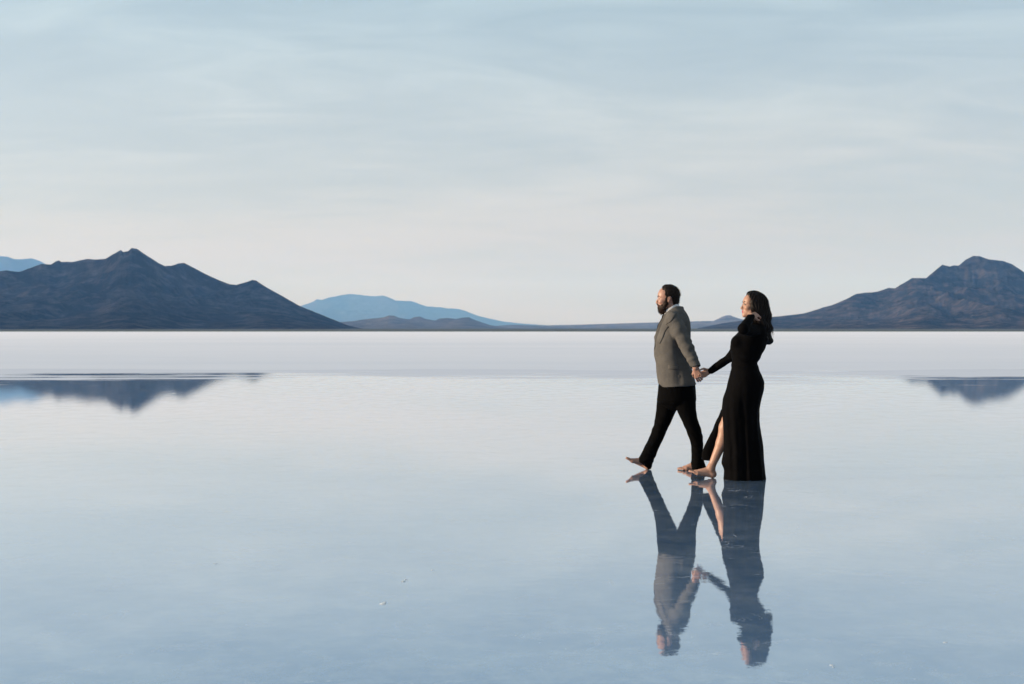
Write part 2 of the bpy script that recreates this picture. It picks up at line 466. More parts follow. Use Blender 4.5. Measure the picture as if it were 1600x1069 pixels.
class Field:
    def __init__(s, lo, hi, h):
        s.h = h
        s.lo = np.array(lo, float)
        s.n = np.ceil((np.array(hi, float) - s.lo) / h).astype(int) + 1
        s.D = np.full(s.n, 1.0, np.float32)

    def box(s, lo, hi, pad):
        a = np.clip(np.floor((np.array(lo) - pad - s.lo) / s.h).astype(int), 0, s.n - 1)
        b = np.clip(np.ceil((np.array(hi) + pad - s.lo) / s.h).astype(int) + 1, 1, s.n)
        sl = tuple(slice(int(i), int(j)) for i, j in zip(a, b))
        ax = [(s.lo[k] + s.h * np.arange(a[k], b[k])).astype(np.float32) for k in range(3)]
        return sl, np.ix_(*[np.arange(2)] * 3) and (ax[0][:, None, None], ax[1][None, :, None], ax[2][None, None, :])

    def put(s, sl, d, k, op='u'):
        if d.size == 0:
            return
        A = s.D[sl]
        if op == 'u':
            if k <= 0:
                s.D[sl] = np.minimum(A, d)
            else:
                hh = np.clip(0.5 + 0.5 * (A - d) / k, 0, 1)
                s.D[sl] = A + (d - A) * hh - k * hh * (1 - hh)
        elif op == 's':   # subtract
            d = -d
            hh = np.clip(0.5 + 0.5 * (d - A) / max(k, 1e-5), 0, 1)
            s.D[sl] = A + (d - A) * hh + k * hh * (1 - hh)

    def cap(s, a, b, ra, rb=None, k=0.01, op='u', flat=None):
        """tapered capsule; flat=(direction, factor) squeezes it along one direction"""
        a = np.asarray(a, float); b = np.asarray(b, float)
        rb = ra if rb is None else rb
        r = max(ra, rb)
        sl, (x, y, z) = s.box(np.minimum(a, b) - r, np.maximum(a, b) + r, k + 0.012)
        px, py, pz = x - a[0], y - a[1], z - a[2]
        v = b - a
        sc = 1.0
        if flat is not None:
            nn = nrm(flat[0]); e = 1 / flat[1] - 1
            q = px * nn[0] + py * nn[1] + pz * nn[2]
            px, py, pz = px + q * e * nn[0], py + q * e * nn[1], pz + q * e * nn[2]
            v = v + nn * np.dot(v, nn) * e
            sc = flat[1] ** 0.5
        L = max(np.dot(v, v), 1e-12)
        t = np.clip((px * v[0] + py * v[1] + pz * v[2]) / L, 0, 1)
        d = np.sqrt((px - t * v[0]) ** 2 + (py - t * v[1]) ** 2 + (pz - t * v[2]) ** 2) - (ra + (rb - ra) * t)
        s.put(sl, d * sc, k, op)

    def chain(s, pts, rs, k=0.01, flat=None):
        for i in range(len(pts) - 1):
            s.cap(pts[i], pts[i + 1], rs[i], rs[i + 1], k, flat=flat)

    def ell(s, c, r, fr=None, k=0.01, op='u', clip=None):
        """ellipsoid with radii along the three axes of frame fr; clip(l0,l1,l2) -> extra distance field to intersect with"""
        c = np.asarray(c, float)
        fr = np.eye(3) if fr is None else np.asarray(fr)
        m_ = max(r)
        sl, (x, y, z) = s.box(c - m_, c + m_, k + 0.012)
        px, py, pz = x - c[0], y - c[1], z - c[2]
        l = [px * fr[i][0] + py * fr[i][1] + pz * fr[i][2] for i in range(3)]
        k0 = np.sqrt(sum((l[i] / r[i]) ** 2 for i in range(3)))
        k1 = np.sqrt(sum((l[i] / r[i] ** 2) ** 2 for i in range(3))) + 1e-6
        d = k0 * (k0 - 1) / k1
        if clip is not None:
            d = np.maximum(d, clip(*l))
        s.put(sl, d, k, op)

    def prof(s, rows, k=0.01, grow=0.0, ex=2.0, clip=None, op='u'):
        """stack of ellipses: rows of (py, left px, right px, depth centre, half depth)"""
        rows = np.array(rows, float)
        zz, cx_, rx, cy_, ry = [], [], [], [], []
        for (py, xl, xr, d, hd) in rows:
            a = W(xl, py, d); b = W(xr, py, d)
            zz.append(a[2]); cx_.append((a[0] + b[0]) / 2); rx.append((b[0] - a[0]) / 2 + grow); cy_.append(d); ry.append(hd + grow)
        o_ = np.argsort(zz)
        zz, cx_, rx, cy_, ry = [np.array(q)[o_] for q in (zz, cx_, rx, cy_, ry)]
        lo = [min(cx_ - rx), min(cy_ - ry), zz[0]]
        hi = [max(cx_ + rx), max(cy_ + ry), zz[-1]]
        sl, (x, y, z) = s.box(lo, hi, k + 0.012)
        zf = z.ravel()
        # smooth interpolation of the stack
        zs = np.linspace(zz[0] - 0.02, zz[-1] + 0.02, 400)

        def sm(v):
            q = np.interp(zs, zz, v)
            ker = np.hanning(17); ker /= ker.sum()
            q = np.convolve(np.pad(q, 8, mode='edge'), ker, 'valid')
            return np.interp(zf, zs, q)[None, None, :].astype(np.float32)
        CX, RX, CY, RY = sm(cx_), sm(rx), sm(cy_), sm(ry)
        u, v_ = np.abs(x - CX) / RX, np.abs(y - CY) / RY
        k0 = (u ** ex + v_ ** ex) ** (1 / ex)
        d = (k0 - 1) * np.minimum(RX, RY)
        d = np.maximum(d, np.maximum(zz[0] - z, z - zz[-1]) + 0 * d)
        if clip is not None:
            d = np.maximum(d, clip(x, y, z) + 0 * d)
        s.put(sl, d, k, op)

    def plane(s, p, nvec, k=0.004):
        """cut away the side nvec points to"""
        p = np.asarray(p, float); nn = nrm(nvec)
        sl, (x, y, z) = s.box(s.lo, s.lo + s.h * s.n, 0)
        d = (x - p[0]) * nn[0] + (y - p[1]) * nn[1] + (z - p[2]) * nn[2]
        s.D = np.maximum(s.D, d).astype(np.float32)

    def mesh(s, smooth=2):
        D = s.D
        D[0], D[-1], D[:, 0], D[:, -1], D[:, :, 0], D[:, :, -1] = 1, 1, 1, 1, 1, 1
        neg = D < 0
        nx, ny, nz = D.shape
        cnt = np.zeros((nx - 1, ny - 1, nz - 1), np.uint8)
        for a in (0, 1):
            for b in (0, 1):
                for c in (0, 1):
                    cnt += neg[a:nx - 1 + a, b:ny - 1 + b, c:nz - 1 + c]
        act = (cnt > 0) & (cnt < 8)
        I = np.argwhere(act)
        vid = np.full(act.shape, -1, np.int32)
        vid[act] = np.arange(len(I))
        acc = np.zeros((len(I), 3)); num = np.zeros(len(I))
        C = [(a, b, c) for a in (0, 1) for b in (0, 1) for c in (0, 1)]
        for i in range(8):
            for j in range(i + 1, 8):
                df = [C[j][q] - C[i][q] for q in range(3)]
                if sum(abs(q) for q in df) != 1:
                    continue
                da = D[I[:, 0] + C[i][0], I[:, 1] + C[i][1], I[:, 2] + C[i][2]]
                db = D[I[:, 0] + C[j][0], I[:, 1] + C[j][1], I[:, 2] + C[j][2]]
                mk = (da < 0) != (db < 0)
                t = np.where(mk, da / np.where(mk, da - db, 1), 0)
                p = np.array(C[i])[None, :] + t[:, None] * np.array(df)[None, :]
                acc[mk] += p[mk]; num[mk] += 1
        V = (I + acc / num[:, None]) * s.h + s.lo
        Fs = []
        for ax in range(3):
            o1, o2 = (ax + 1) % 3, (ax + 2) % 3
            sa = [slice(None)] * 3; sb = [slice(None)] * 3
            sa[ax] = slice(0, -1); sb[ax] = slice(1, None)
            A, B = neg[tuple(sa)], neg[tuple(sb)]
            E = np.argwhere(A != B)
            E = E[(E[:, o1] > 0) & (E[:, o2] > 0) & (E[:, o1] < D.shape[o1] - 1) & (E[:, o2] < D.shape[o2] - 1)]
            flip = A[tuple(E.T)]
            q = []
            for (u, v_) in ((-1, -1), (0, -1), (0, 0), (-1, 0)):
                e = E.copy(); e[:, o1] += u; e[:, o2] += v_
                q.append(vid[tuple(e.T)])
            q = np.stack(q, 1)
            q[~flip] = q[~flip][:, ::-1]
            Fs.append(q)
        Q = np.concatenate(Fs)
        for _ in range(smooth):
            sm = np.zeros_like(V); ct = np.zeros(len(V))
            for a, b in ((0, 1), (1, 2), (2, 3), (3, 0)):
                np.add.at(sm, Q[:, a], V[Q[:, b]]); np.add.at(ct, Q[:, a], 1)
                np.add.at(sm, Q[:, b], V[Q[:, a]]); np.add.at(ct, Q[:, b], 1)
            V = 0.5 * V + 0.5 * sm / ct[:, None]
        return V, Q


def vnormals(V, Q):
    a = np.cross(V[Q[:, 2]] - V[Q[:, 0]], V[Q[:, 3]] - V[Q[:, 1]])
    N = np.zeros_like(V)
    for i in range(4):
        np.add.at(N, Q[:, i], a)
    return N / (np.linalg.norm(N, axis=1, keepdims=True) + 1e-12)


def head_frame(yaw, pitch):
    """forward, left, up for somebody walking towards -x; yaw>0 turns away from the camera, pitch>0 looks up"""
    f = np.array([-math.cos(yaw) * math.cos(pitch), math.sin(yaw) * math.cos(pitch), math.sin(pitch)])
    l = nrm(np.cross([0, 0, 1], f))
    u = np.cross(f, l)
    return np.array([f, l, u])


def add_head(fd, c, fr, s, female=False):
    def P(f, l, u):
        return c + s * (f * fr[0] + l * fr[1] + u * fr[2])

    def E(p, r, k=0.01, op='u'):
        fd.ell(P(*p), [q * s for q in r], fr, k, op)
    E((-0.012, 0, 0.050), (0.096, 0.076, 0.088))
    E((0.028, 0, 0.045), (0.066, 0.066, 0.072), 0.02)            # forehead
    E((0.030, 0, -0.025), (0.062, 0.058, 0.078), 0.02)           # face
    E((0.046, 0, -0.070), (0.045, 0.042 if female else 0.050, 0.040), 0.02)   # jaw
    for sg in (-1, 1):
        E((0.060, sg * 0.040, -0.012), (0.026, 0.020, 0.022), 0.015)   # cheekbone
        fd.cap(P(0.082, sg * 0.014, 0.036), P(0.068, sg * 0.048, 0.034), 0.009 * s, 0.007 * s, 0.010)  # brow
        E((0.098, sg * 0.033, 0.016), (0.019, 0.020, 0.013), 0.007, 's')   # eye socket
        E((0.080, sg * 0.031, 0.016), (0.0125, 0.0145, 0.0125), 0.003)     # lids over the eye
        E((0.096, sg * 0.011, -0.026), (0.009, 0.0075, 0.007), 0.004)      # nostril wings
        fd.cap(P(-0.02, sg * 0.050, -0.015), P(0.030, sg * 0.048, -0.072), 0.020 * s, 0.018 * s, 0.02)  # jaw line
        # ear
        fd.cap(P(-0.008, sg * 0.074, -0.012), P(-0.016, sg * 0.079, 0.022), 0.014 * s, 0.018 * s, 0.004, flat=(fr[1], 0.38))
        E((-0.010, sg * 0.086, 0.008), (0.008, 0.006, 0.014), 0.003, 's')
    fd.cap(P(0.086, 0, 0.026), P(0.106, 0, -0.016), 0.0075 * s, 0.0115 * s, 0.008)    # nose
    E((0.106, 0, -0.022), (0.012, 0.012, 0.010), 0.006)
    E((0.084, 0, -0.052), (0.016, 0.026, 0.022), 0.008)            # mouth mound
    E((0.094, 0, -0.047), (0.0085, 0.020, 0.0055), 0.003)          # upper lip
    E((0.092, 0, -0.058), (0.0085, 0.017, 0.0065), 0.003)          # lower lip
    E((0.078, 0, -0.088), (0.020, 0.022, 0.020), 0.012)            # chin
    return P


def add_hand(fd, wrist, e1, pn, thumb, curl, s=1.0, spread=0.10, tcurl=0.5):
    """five fingers; e1 = direction of the fingers, pn = way the palm faces, thumb = +1/-1 side"""
    e1 = nrm(e1); pn = nrm(pn - np.dot(pn, e1) * e1)
    sd = np.cross(e1, pn) * thumb      # towards the thumb
    wrist = np.asarray(wrist, float)
    offs = (0.030, 0.010, -0.010, -0.028)
    lens = ((0.044, 0.026, 0.021), (0.048, 0.030, 0.022), (0.045, 0.028, 0.021), (0.035, 0.021, 0.018))
    mc = (0.088, 0.090, 0.085, 0.078)
    for i in range(4):
        a = wrist + sd * offs[i] * 0.55 * s + e1 * 0.008 * s
        b = wrist + e1 * mc[i] * s + sd * offs[i] * s
        fd.cap(a, b, 0.0145 * s, 0.0118 * s, 0.010)
        ang = 0.0
        p = b
        dirn = nrm(e1 + sd * spread * (1.5 - i) * 0.5)
        for j in range(3):
            ang += curl[i] * (0.9, 1.0, 0.6)[j]
            v = dirn * math.cos(ang) + pn * math.sin(ang)
            q = p + v * lens[i][j] * s
            r0 = (0.0092, 0.0084, 0.0076)[j] * s
            fd.cap(p, q, r0, r0 * 0.92, 0.0025)
            p = q
    # thumb leaves the side of the palm near its base
    a = wrist + e1 * 0.022 * s + sd * 0.020 * s + pn * 0.006 * s
    b = a + nrm(e1 * 0.65 + sd * 0.65 + pn * 0.35) * 0.044 * s
    c = b + nrm(e1 * (1 - tcurl * .3) + sd * 0.18 + pn * tcurl) * 0.034 * s
    d = c + nrm(e1 * (1 - tcurl * .5) - sd * 0.12 + pn * tcurl) * 0.026 * s
    fd.cap(a, b, 0.016 * s, 0.0125 * s, 0.008)
    fd.cap(b, c, 0.0108 * s, 0.0098 * s, 0.003)
    fd.cap(c, d, 0.0098 * s, 0.0080 * s, 0.003)


def add_foot(fd, heel, pitch, s, side, yaw=0.0, toe_up=0.0):
    """heel = point of the sole under the heel; toes towards -x; side=+1 big toe on the camera side (-y)"""
    f = np.array([-math.cos(pitch) * math.cos(yaw), math.sin(yaw), math.sin(pitch)])
    f = nrm(f)
    l = nrm(np.cross([0, 0, 1], f)) * side
    u = nrm(np.cross(f, l)) * side
    if u[2] < 0:
        u = -u
    heel = np.asarray(heel, float)

    def P(a, b, c):
        return heel + s * (a * f + b * l + c * u)
    fd.ell(P(0.0, 0, 0.032), (0.034 * s, 0.030 * s, 0.032 * s), (f, l, u), 0.01)
    fd.cap(P(0.004, 0, 0.045), P(0.030, 0, 0.095), 0.027 * s, 0.034 * s, 0.02)
    fd.cap(P(0.036, 0, 0.070), P(0.125, 0.004, 0.036), 0.034 * s, 0.024 * s, 0.02)
    fd.cap(P(0.01, -0.012, 0.022), P(0.150, -0.022, 0.018), 0.022 * s, 0.017 * s, 0.015)
    fd.cap(P(0.09, 0.010, 0.038), P(0.165, 0.020, 0.022), 0.024 * s, 0.021 * s, 0.015)
    fd.cap(P(0.155, 0.020, 0.021), P(0.150, -0.026, 0.017), 0.020 * s, 0.016 * s, 0.012)
    toes = ((0.030, 0.222, 0.0135), (0.012, 0.222, 0.0100), (-0.003, 0.213, 0.0092), (-0.017, 0.202, 0.0086), (-0.030, 0.188, 0.0082))
    for (yy, ln, r) in toes:
        tz = 0.013 + toe_up
        fd.cap(P(ln - 0.058, yy * 0.85, 0.018), P(ln - 0.022, yy, 0.017 + toe_up * .6), r * s * 0.95, r * s, 0.006)
        fd.cap(P(ln - 0.022, yy, 0.017 + toe_up * .6), P(ln - 0.002, yy, tz), r * s, r * s * 0.9, 0.003)
    return P(0.030, 0, 0.10)


# ------------------------------------------------------------------ materials of the figures
def skin_material(name, base, deep):
    m, n = mat(name)
    geo = n.n('ShaderNodeNewGeometry')
    nz = n.noise(geo.outputs['Position'], 45.0, 4, 0.6)
    nz2 = n.noise(geo.outputs['Position'], 600.0, 2, 0.6)
    colr = n.mix(n.n('ShaderNodeMapRange', {0: nz, 1: 0.35, 2: 0.7}).outputs[0], base, deep)
    b = n.n('ShaderNodeBump', {'Strength': 0.25, 'Distance': 0.0008, 'Height': nz2})
    p = n.n('ShaderNodeBsdfPrincipled', {'Base Color': colr, 'Roughness': 0.48, 'Normal': b.outputs[0]})
    p.inputs['Subsurface Weight'].default_value = 0.15
    p.inputs['Subsurface Radius'].default_value = (0.010, 0.004, 0.002)
    p.inputs['Subsurface Scale'].default_value = 1.0
    p.inputs['Specular IOR Level'].default_value = 0.4
    out(n, p.outputs[0])
    return m


def cloth_material(name, ca, cb, scale, rough=0.9, sheen=0.0, bump=0.0006, spec=0.15):
    m, n = mat(name)
    tcn = n.n('ShaderNodeTexCoord')
    v = tcn.outputs['Object']
    big = n.noise(v, 9.0, 5, 0.6)
    weave = n.noise(v, scale, 3, 0.7)
    w1 = n.n('ShaderNodeTexWave', {'Scale': scale * 0.35, 'Distortion': 1.5}, wave_type='BANDS', bands_direction='DIAGONAL')
    n.t.links.new(v, w1.inputs['Vector'])
    fac = n.math('ADD', n.math('MULTIPLY', weave, 0.6), n.math('MULTIPLY', big, 0.4))
    colr = n.mix(n.n('ShaderNodeMapRange', {0: fac, 1: 0.3, 2: 0.7}).outputs[0], ca, cb)
    hh = n.math('ADD', weave, n.math('MULTIPLY', w1.outputs[1], 0.5))
    b = n.n('ShaderNodeBump', {'Strength': 0.6, 'Distance': bump, 'Height': hh})
    p = n.n('ShaderNodeBsdfPrincipled', {'Base Color': colr, 'Roughness': rough, 'Normal': b.outputs[0]})
    p.inputs['Specular IOR Level'].default_value = spec
    p.inputs['Sheen Weight'].default_value = sheen
    out(n, p.outputs[0])
    return m


def hair_material(name, ca, cb):
    m, n = mat(name)
    tcn = n.n('ShaderNodeTexCoord')
    v = n.mapv(tcn.outputs['Object'], (260, 260, 30))
    st = n.noise(v, 1.0, 3, 0.6, 0.5)
    colr = n.mix(st, ca, cb)
    b = n.n('ShaderNodeBump', {'Strength': 0.9, 'Distance': 0.0018, 'Height': st})
    p = n.n('ShaderNodeBsdfPrincipled', {'Base Color': colr, 'Roughness': 0.45, 'Normal': b.outputs[0]})
    p.inputs['Specular IOR Level'].default_value = 0.12
    out(n, p.outputs[0])
    return m


def plain(name, c, rough=0.5):
    m, n = mat(name)
    geo = n.n('ShaderNodeNewGeometry')
    nz = n.noise(geo.outputs['Position'], 80.0, 3, 0.6)
    colr = n.mix(nz, tuple(q * 0.9 for q in c), tuple(q * 1.1 for q in c))
    p = n.n('ShaderNodeBsdfPrincipled', {'Base Color': colr, 'Roughness': rough})
    out(n, p.outputs[0])
    return m


SKIN_M = skin_material("man_skin", (0.35, 0.205, 0.155), (0.30, 0.155, 0.115))
SKIN_W = skin_material("woman_skin", (0.36, 0.21, 0.15), (0.31, 0.165, 0.12))
LIPS = plain("lips", (0.30, 0.10, 0.09), 0.4)
LIPS_W = plain("painted_lips", (0.30, 0.05, 0.06), 0.35)
JACKET = cloth_material("grey_tweed", (0.040, 0.040, 0.042), (0.134, 0.126, 0.116), 300, 0.95, 0.0, spec=0.05)
BLACK = cloth_material("black_wool", (0.0012, 0.0012, 0.0015), (0.0028, 0.0026, 0.0028), 500, 0.9, spec=0.04)
DRESS = cloth_material("black_jersey", (0.0010, 0.0009, 0.0012), (0.0022, 0.0020, 0.0024), 600, 0.85, spec=0.05)
SHIRT = cloth_material("white_cotton", (0.55, 0.56, 0.58), (0.65, 0.66, 0.68), 700, 0.8)
HAIR_M = hair_material("dark_brown_short_hair", (0.004, 0.003, 0.0025), (0.014, 0.008, 0.006))
BEARD = hair_material("brown_beard", (0.008, 0.004, 0.003), (0.026, 0.012, 0.007))
HAIR_W = hair_material("near_black_long_hair", (0.002, 0.0015, 0.0015), (0.009, 0.005, 0.0045))
EYE = plain("eye", (0.35, 0.34, 0.33), 0.15)
IRIS = plain("iris", (0.02, 0.013, 0.01), 0.1)


def thing(name, loc, label, cat, group=None):
    o = bpy.data.objects.new(name, None)
    COL.objects.link(o)
    o.location = tuple(float(q) for q in loc)
    o.empty_display_size = 0.2
    o['label'] = label
    o['category'] = cat
    if group:
        o['group'] = group
    return o


def displace(V, Q, w):
    N = vnormals(V, Q)
    return V + N * w[:, None]


def add_eyes(parent, P, fr, s):
    for sg in (-1, 1):
        c = P(0.0815, sg * 0.031, 0.016)
        V, Fc = [], []
        nu, nv = 14, 10
        for i in range(nv + 1):
            th = math.pi * i / nv
            for j in range(nu):
                ph = 2 * math.pi * j / nu
                q = math.cos(th) * fr[0] + math.sin(th) * (math.cos(ph) * fr[1] + math.sin(ph) * fr[2])
                V.append(c + q * 0.0118 * s)
        mi = []
        for i in range(nv):
            for j in range(nu):
                Fc.append((i * nu + j, i * nu + (j + 1) % nu, (i + 1) * nu + (j + 1) % nu, (i + 1) * nu + j))
                mi.append(1 if i < 2 else 0)
        put("eye", V, Fc, [EYE, IRIS], parent, midx=np.array(mi))


def tubes(paths, radius, sides=3):
    V, Q = [], []
    base = 0
    for pts in paths:
        pts = np.asarray(pts)
        nP = len(pts)
        tan = np.gradient(pts, axis=0)
        tan /= np.linalg.norm(tan, axis=1, keepdims=True) + 1e-9
        up = np.cross(tan, [0.3, 0.8, 0.5]); up /= np.linalg.norm(up, axis=1, keepdims=True) + 1e-9
        sd = np.cross(tan, up)
        rr = radius * np.sin(np.linspace(0.25, math.pi - 0.12, nP)) ** 0.5
        for j in range(sides):
            a = 2 * math.pi * j / sides
            V.append(pts + (up * math.cos(a) + sd * math.sin(a)) * rr[:, None])
        for j in range(sides):
            j2 = (j + 1) % sides
            i = np.arange(nP - 1)
            Q.append(np.stack([base + j * nP + i, base + j2 * nP + i, base + j2 * nP + i + 1, base + j * nP + i + 1], 1))
        base += nP * sides
    return np.concatenate(V), np.concatenate(Q)


# ================================================================== THE MAN
DM = 11.02
man = thing("person", (W(1055, 0, DM)[0], DM, 0.0),
            "bearded man in a grey jacket and black trousers striding barefoot through the water, leading the woman by the hand", "man",
            "barefoot couple walking hand in hand")
man['label'] = "bearded barefoot man in grey jacket and black trousers walking ahead, leading the woman by hand"

TORSO_M = [  # py, left, right, depth, half depth
    (479, 1048, 1063, DM, 0.07), (484, 1041, 1068, DM, 0.11), (490, 1037.5, 1072, DM, 0.155), (497, 1034.5, 1075, DM, 0.190), (505, 1031.5, 1077, DM, 0.205),
    (515, 1028, 1078, DM, 0.208), (530, 1024, 1077, DM, 0.198), (545, 1022.5, 1075, DM, 0.186), (560, 1024, 1077, DM, 0.186),
    (575, 1026, 1081, DM, 0.188), (590, 1028.5, 1085.5, DM, 0.194), (600, 1030, 1088, DM, 0.203), (610, 1031, 1089, DM, 0.205)]
PELVIS_M = [(590, 1031, 1085, DM, 0.17), (604, 1029, 1086.5, DM, 0.175), (612, 1028.5, 1087, DM, 0.175), (625, 1027, 1087.5, DM, 0.17), (630, 1030, 1086, DM, 0.155), (636, 1040, 1076, DM, 0.10), (641, 1050, 1065, DM, 0.03)]
FRONT_M = [(600, 1036, 1058, 11.08, 0.05), (608, 1031, 1064, 11.09, 0.078), (625, 1027, 1064, 11.10, 0.092), (641, 1026, 1057.5, 11.10, 0.088), (655, 1023.5, 1051, 11.09, 0.080), (665, 1021, 1046, 11.08, 0.074),
           (680, 1016, 1039.5, 11.07, 0.068), (690, 1012, 1035, 11.06, 0.066), (700, 1006.5, 1030, 11.05, 0.064), (710, 1002, 1026, 11.05, 0.063), (717, 997, 1022.5, 11.04, 0.063), (730, 993, 1018.5, 11.04, 0.063), (740, 990, 1016, 11.04, 0.062)]
REAR_M = [(600, 1060, 1078, 10.96, 0.05), (608, 1054, 1084, 10.95, 0.078), (625, 1053, 1087.5, 10.94, 0.090), (641, 1058, 1088, 10.94, 0.086), (655, 1064, 1090, 10.95, 0.080), (665, 1069, 1094, 10.95, 0.074),
          (680, 1075.5, 1098, 10.96, 0.070), (690, 1079, 1099, 10.96, 0.068), (700, 1081, 1099.3, 10.97, 0.066), (710, 1081, 1099.7, 10.97, 0.065), (720, 1080.5, 1100.5, 10.97, 0.064), (733, 1077, 1104.5, 10.97, 0.066)]

# hand position shared by both
HX = W(1096, 586, 10.68)
sh_l, el_l, wr_l = W(1054, 505, 10.84), W(1073, 543, 10.74), W(1087, 575, 10.665)
sh_r, el_r, wr_r = W(1054, 505, 11.20), W(1058, 549, 11.24), W(1048, 588, 11.18)

fd = Field((man.location.x - 0.56, DM - 0.42, -0.02), (man.location.x + 0.40, DM + 0.36, 1.83), 0.0042)
frm = head_frame(R(6), R(-3))
hc = W(1043.3, 469.0, DM)
Pm = add_head(fd, hc, frm, 1.0)
fd.cap(Pm(-0.028, 0, -0.03), W(1054, 496, DM), 0.056, 0.066, 0.02)
fd.prof(TORSO_M[1:-3], 0.02, grow=-0.030)
fd.prof(PELVIS_M[:-1], 0.03, grow=-0.035)
for (a, b, c) in ((sh_l, el_l, wr_l), (sh_r, el_r, wr_r)):
    fd.chain([a, b, c], [0.048, 0.040, 0.027], 0.02)
add_hand(fd, wr_l, (0.34, 0.02, -0.94), (0.35, 0.93, 0.10), -1, (0.62, 0.66, 0.70, 0.74), 1.0, 0.05, 0.7)
add_hand(fd, wr_r, (-0.12, 0, -1), (0.2, -1, 0), 1, (0.35, 0.4, 0.45, 0.5), 1.0)
# front (right) foot: heel down, toes up
heel_f = W(1010.5, 735.3, 11.04)
heel_f[2] = 0.006
ank_f = add_foot(fd, heel_f, R(24), 1.02, 1, R(0), 0.010)
fd.chain([W(1045, 625, 11.10), W(1029, 678, 11.07), ank_f], [0.062, 0.044, 0.034], 0.02)
# rear (left) foot: flat
heel_r = W(1097.5, 737, 10.97)
heel_r[2] = 0.003
ank_r = add_foot(fd, heel_r, R(0), 1.02, -1, R(0), 0.0)
fd.chain([W(1070, 625, 10.94), W(1087, 680, 10.96), ank_r], [0.062, 0.044, 0.034], 0.02)
V, Q = fd.mesh(1)
fcen = V[Q].mean(1)
loc = np.stack([(fcen - hc) @ frm[i] for i in range(3)], 1)
lip = (loc[:, 0] > 0.088) & (np.abs(loc[:, 1]) < 0.021) & (loc[:, 2] < -0.042) & (loc[:, 2] > -0.063)
put("body", V, Q, [SKIN_M, LIPS], man, midx=lip.astype(int))
add_eyes(man, Pm, frm, 1.0)

# hair: close cap behind the hairline
fd = Field(hc - 0.15, hc + np.array([0.16, 0.15, 0.18]), 0.003)


def hairline(f, l, u):
    # positive = outside the hair; frame origin is the cranium centre
    front = f - (0.050 - 0.02 * np.clip((0.04 - u) / 0.06, 0, 1) - 0.25 * np.abs(l) * np.clip(u / 0.05, 0, 1))
    low = (-0.045 - u) - 0.55 * np.clip(-f - 0.01, 0, 1)
    side = np.maximum(f - 0.020, -(u + 0.062) )      # sideburn strip
    d = np.maximum(front, low)
    ear = 0.030 - np.sqrt((f - 0.000) ** 2 + (u + 0.045) ** 2)    # keeps clear of the ear
    return np.maximum(d, ear)


fd.ell(Pm(-0.012, 0, 0.050), (0.110, 0.087, 0.101), frm, 0.001, clip=hairline)
fd.ell(Pm(-0.045, 0, -0.005), (0.066, 0.070, 0.070), frm, 0.010, clip=lambda f, l, u: np.maximum(f + 0.002, -0.055 - u))
fd.ell(Pm(0.012, 0, 0.098), (0.055, 0.060, 0.046), frm, 0.012, clip=lambda f, l, u: f - 0.036)
V, Q = fd.mesh(2)
L_ = V - hc
wv = 0.004 * (fbm(L_ * np.array([60, 60, 60]) + 20, 3) - 0.5) * 2 + 0.003 * (vnoise(L_ * np.array([240, 240, 90]) + 30) - 0.5) * 2
V = displace(V, Q, wv)
paths = []
N = vnormals(V, Q)
for i in rng.choice(len(V), 900, replace=False):
    p = V[i]; nn = N[i]
    lf = (p - hc) @ frm[0]
    dr = nrm(nn * 0.22 - frm[0] * (0.8 if lf < 0.03 else 0.2) + rng.normal(0, 0.25, 3))
    ln = rng.uniform(0.008, 0.017)
    paths.append([p - nn * 0.003, p + dr * ln * 0.5, p + dr * ln - frm[2] * 0.003])
tv, tq = tubes(paths, 0.0008)
put("hair", np.concatenate([V, tv]), np.concatenate([Q, tq + len(V)]), HAIR_M, man)

# beard
fd = Field(hc - np.array([0.16, 0.12, 0.19]), hc + np.array([0.10, 0.12, 0.06]), 0.003)


def beardline(f, l, u):
    # keeps below a line running from the ear down to the moustache
    return u - (0.070 - 0.62 * np.clip(f + 0.045, 0, 1) - 0.0 * np.abs(l))


fd.ell(Pm(0.038, 0, -0.066), (0.064, 0.063, 0.067), frm, 0.001, clip=beardline)
fd.ell(Pm(0.062, 0, -0.098), (0.034, 0.038, 0.034), frm, 0.015)
for sg in (-1, 1):
    fd.cap(Pm(0.014, sg * 0.064, 0.020), Pm(0.022, sg * 0.057, -0.030), 0.012, 0.020, 0.012)
    fd.cap(Pm(0.020, sg * 0.056, -0.035), Pm(0.045, sg * 0.046, -0.075), 0.022, 0.024, 0.015)
    fd.cap(Pm(0.100, sg * 0.004, -0.036), Pm(0.080, sg * 0.030, -0.052), 0.006, 0.009, 0.006)
fd.ell(Pm(0.104, 0, -0.050), (0.014, 0.015, 0.0045), frm, 0.002, 's')
V, Q = fd.mesh(2)
L_ = V - hc
V = displace(V, Q, 0.004 * (fbm(L_ * 110 + 20, 3) - 0.5) * 2)
N = vnormals(V, Q)
paths = []
for i in rng.choice(len(V), 800, replace=False):
    p = V[i]; nn = N[i]
    dr = nrm(nn * 0.28 - frm[2] * 0.9 + rng.normal(0, 0.2, 3))
    ln = rng.uniform(0.008, 0.018)
    paths.append([p - nn * 0.003, p + dr * ln * 0.5, p + dr * ln])
tv, tq = tubes(paths, 0.0008)
put("beard", np.concatenate([V, tv]), np.concatenate([Q, tq + len(V)]), BEARD, man)
# eyebrows
for sg in (-1, 1):
    fd = Field(Pm(0.08, sg * 0.03, 0.038) - 0.04, Pm(0.08, sg * 0.03, 0.038) + 0.04, 0.002)
    fd.cap(Pm(0.0945, sg * 0.014, 0.038), Pm(0.0885, sg * 0.034, 0.044), 0.0045, 0.0042, 0.002)
    fd.cap(Pm(0.0885, sg * 0.034, 0.044), Pm(0.076, sg * 0.051, 0.038), 0.0042, 0.002, 0.002)
    V, Q = fd.mesh(1)
    put("eyebrow", V, Q, BEARD, man)

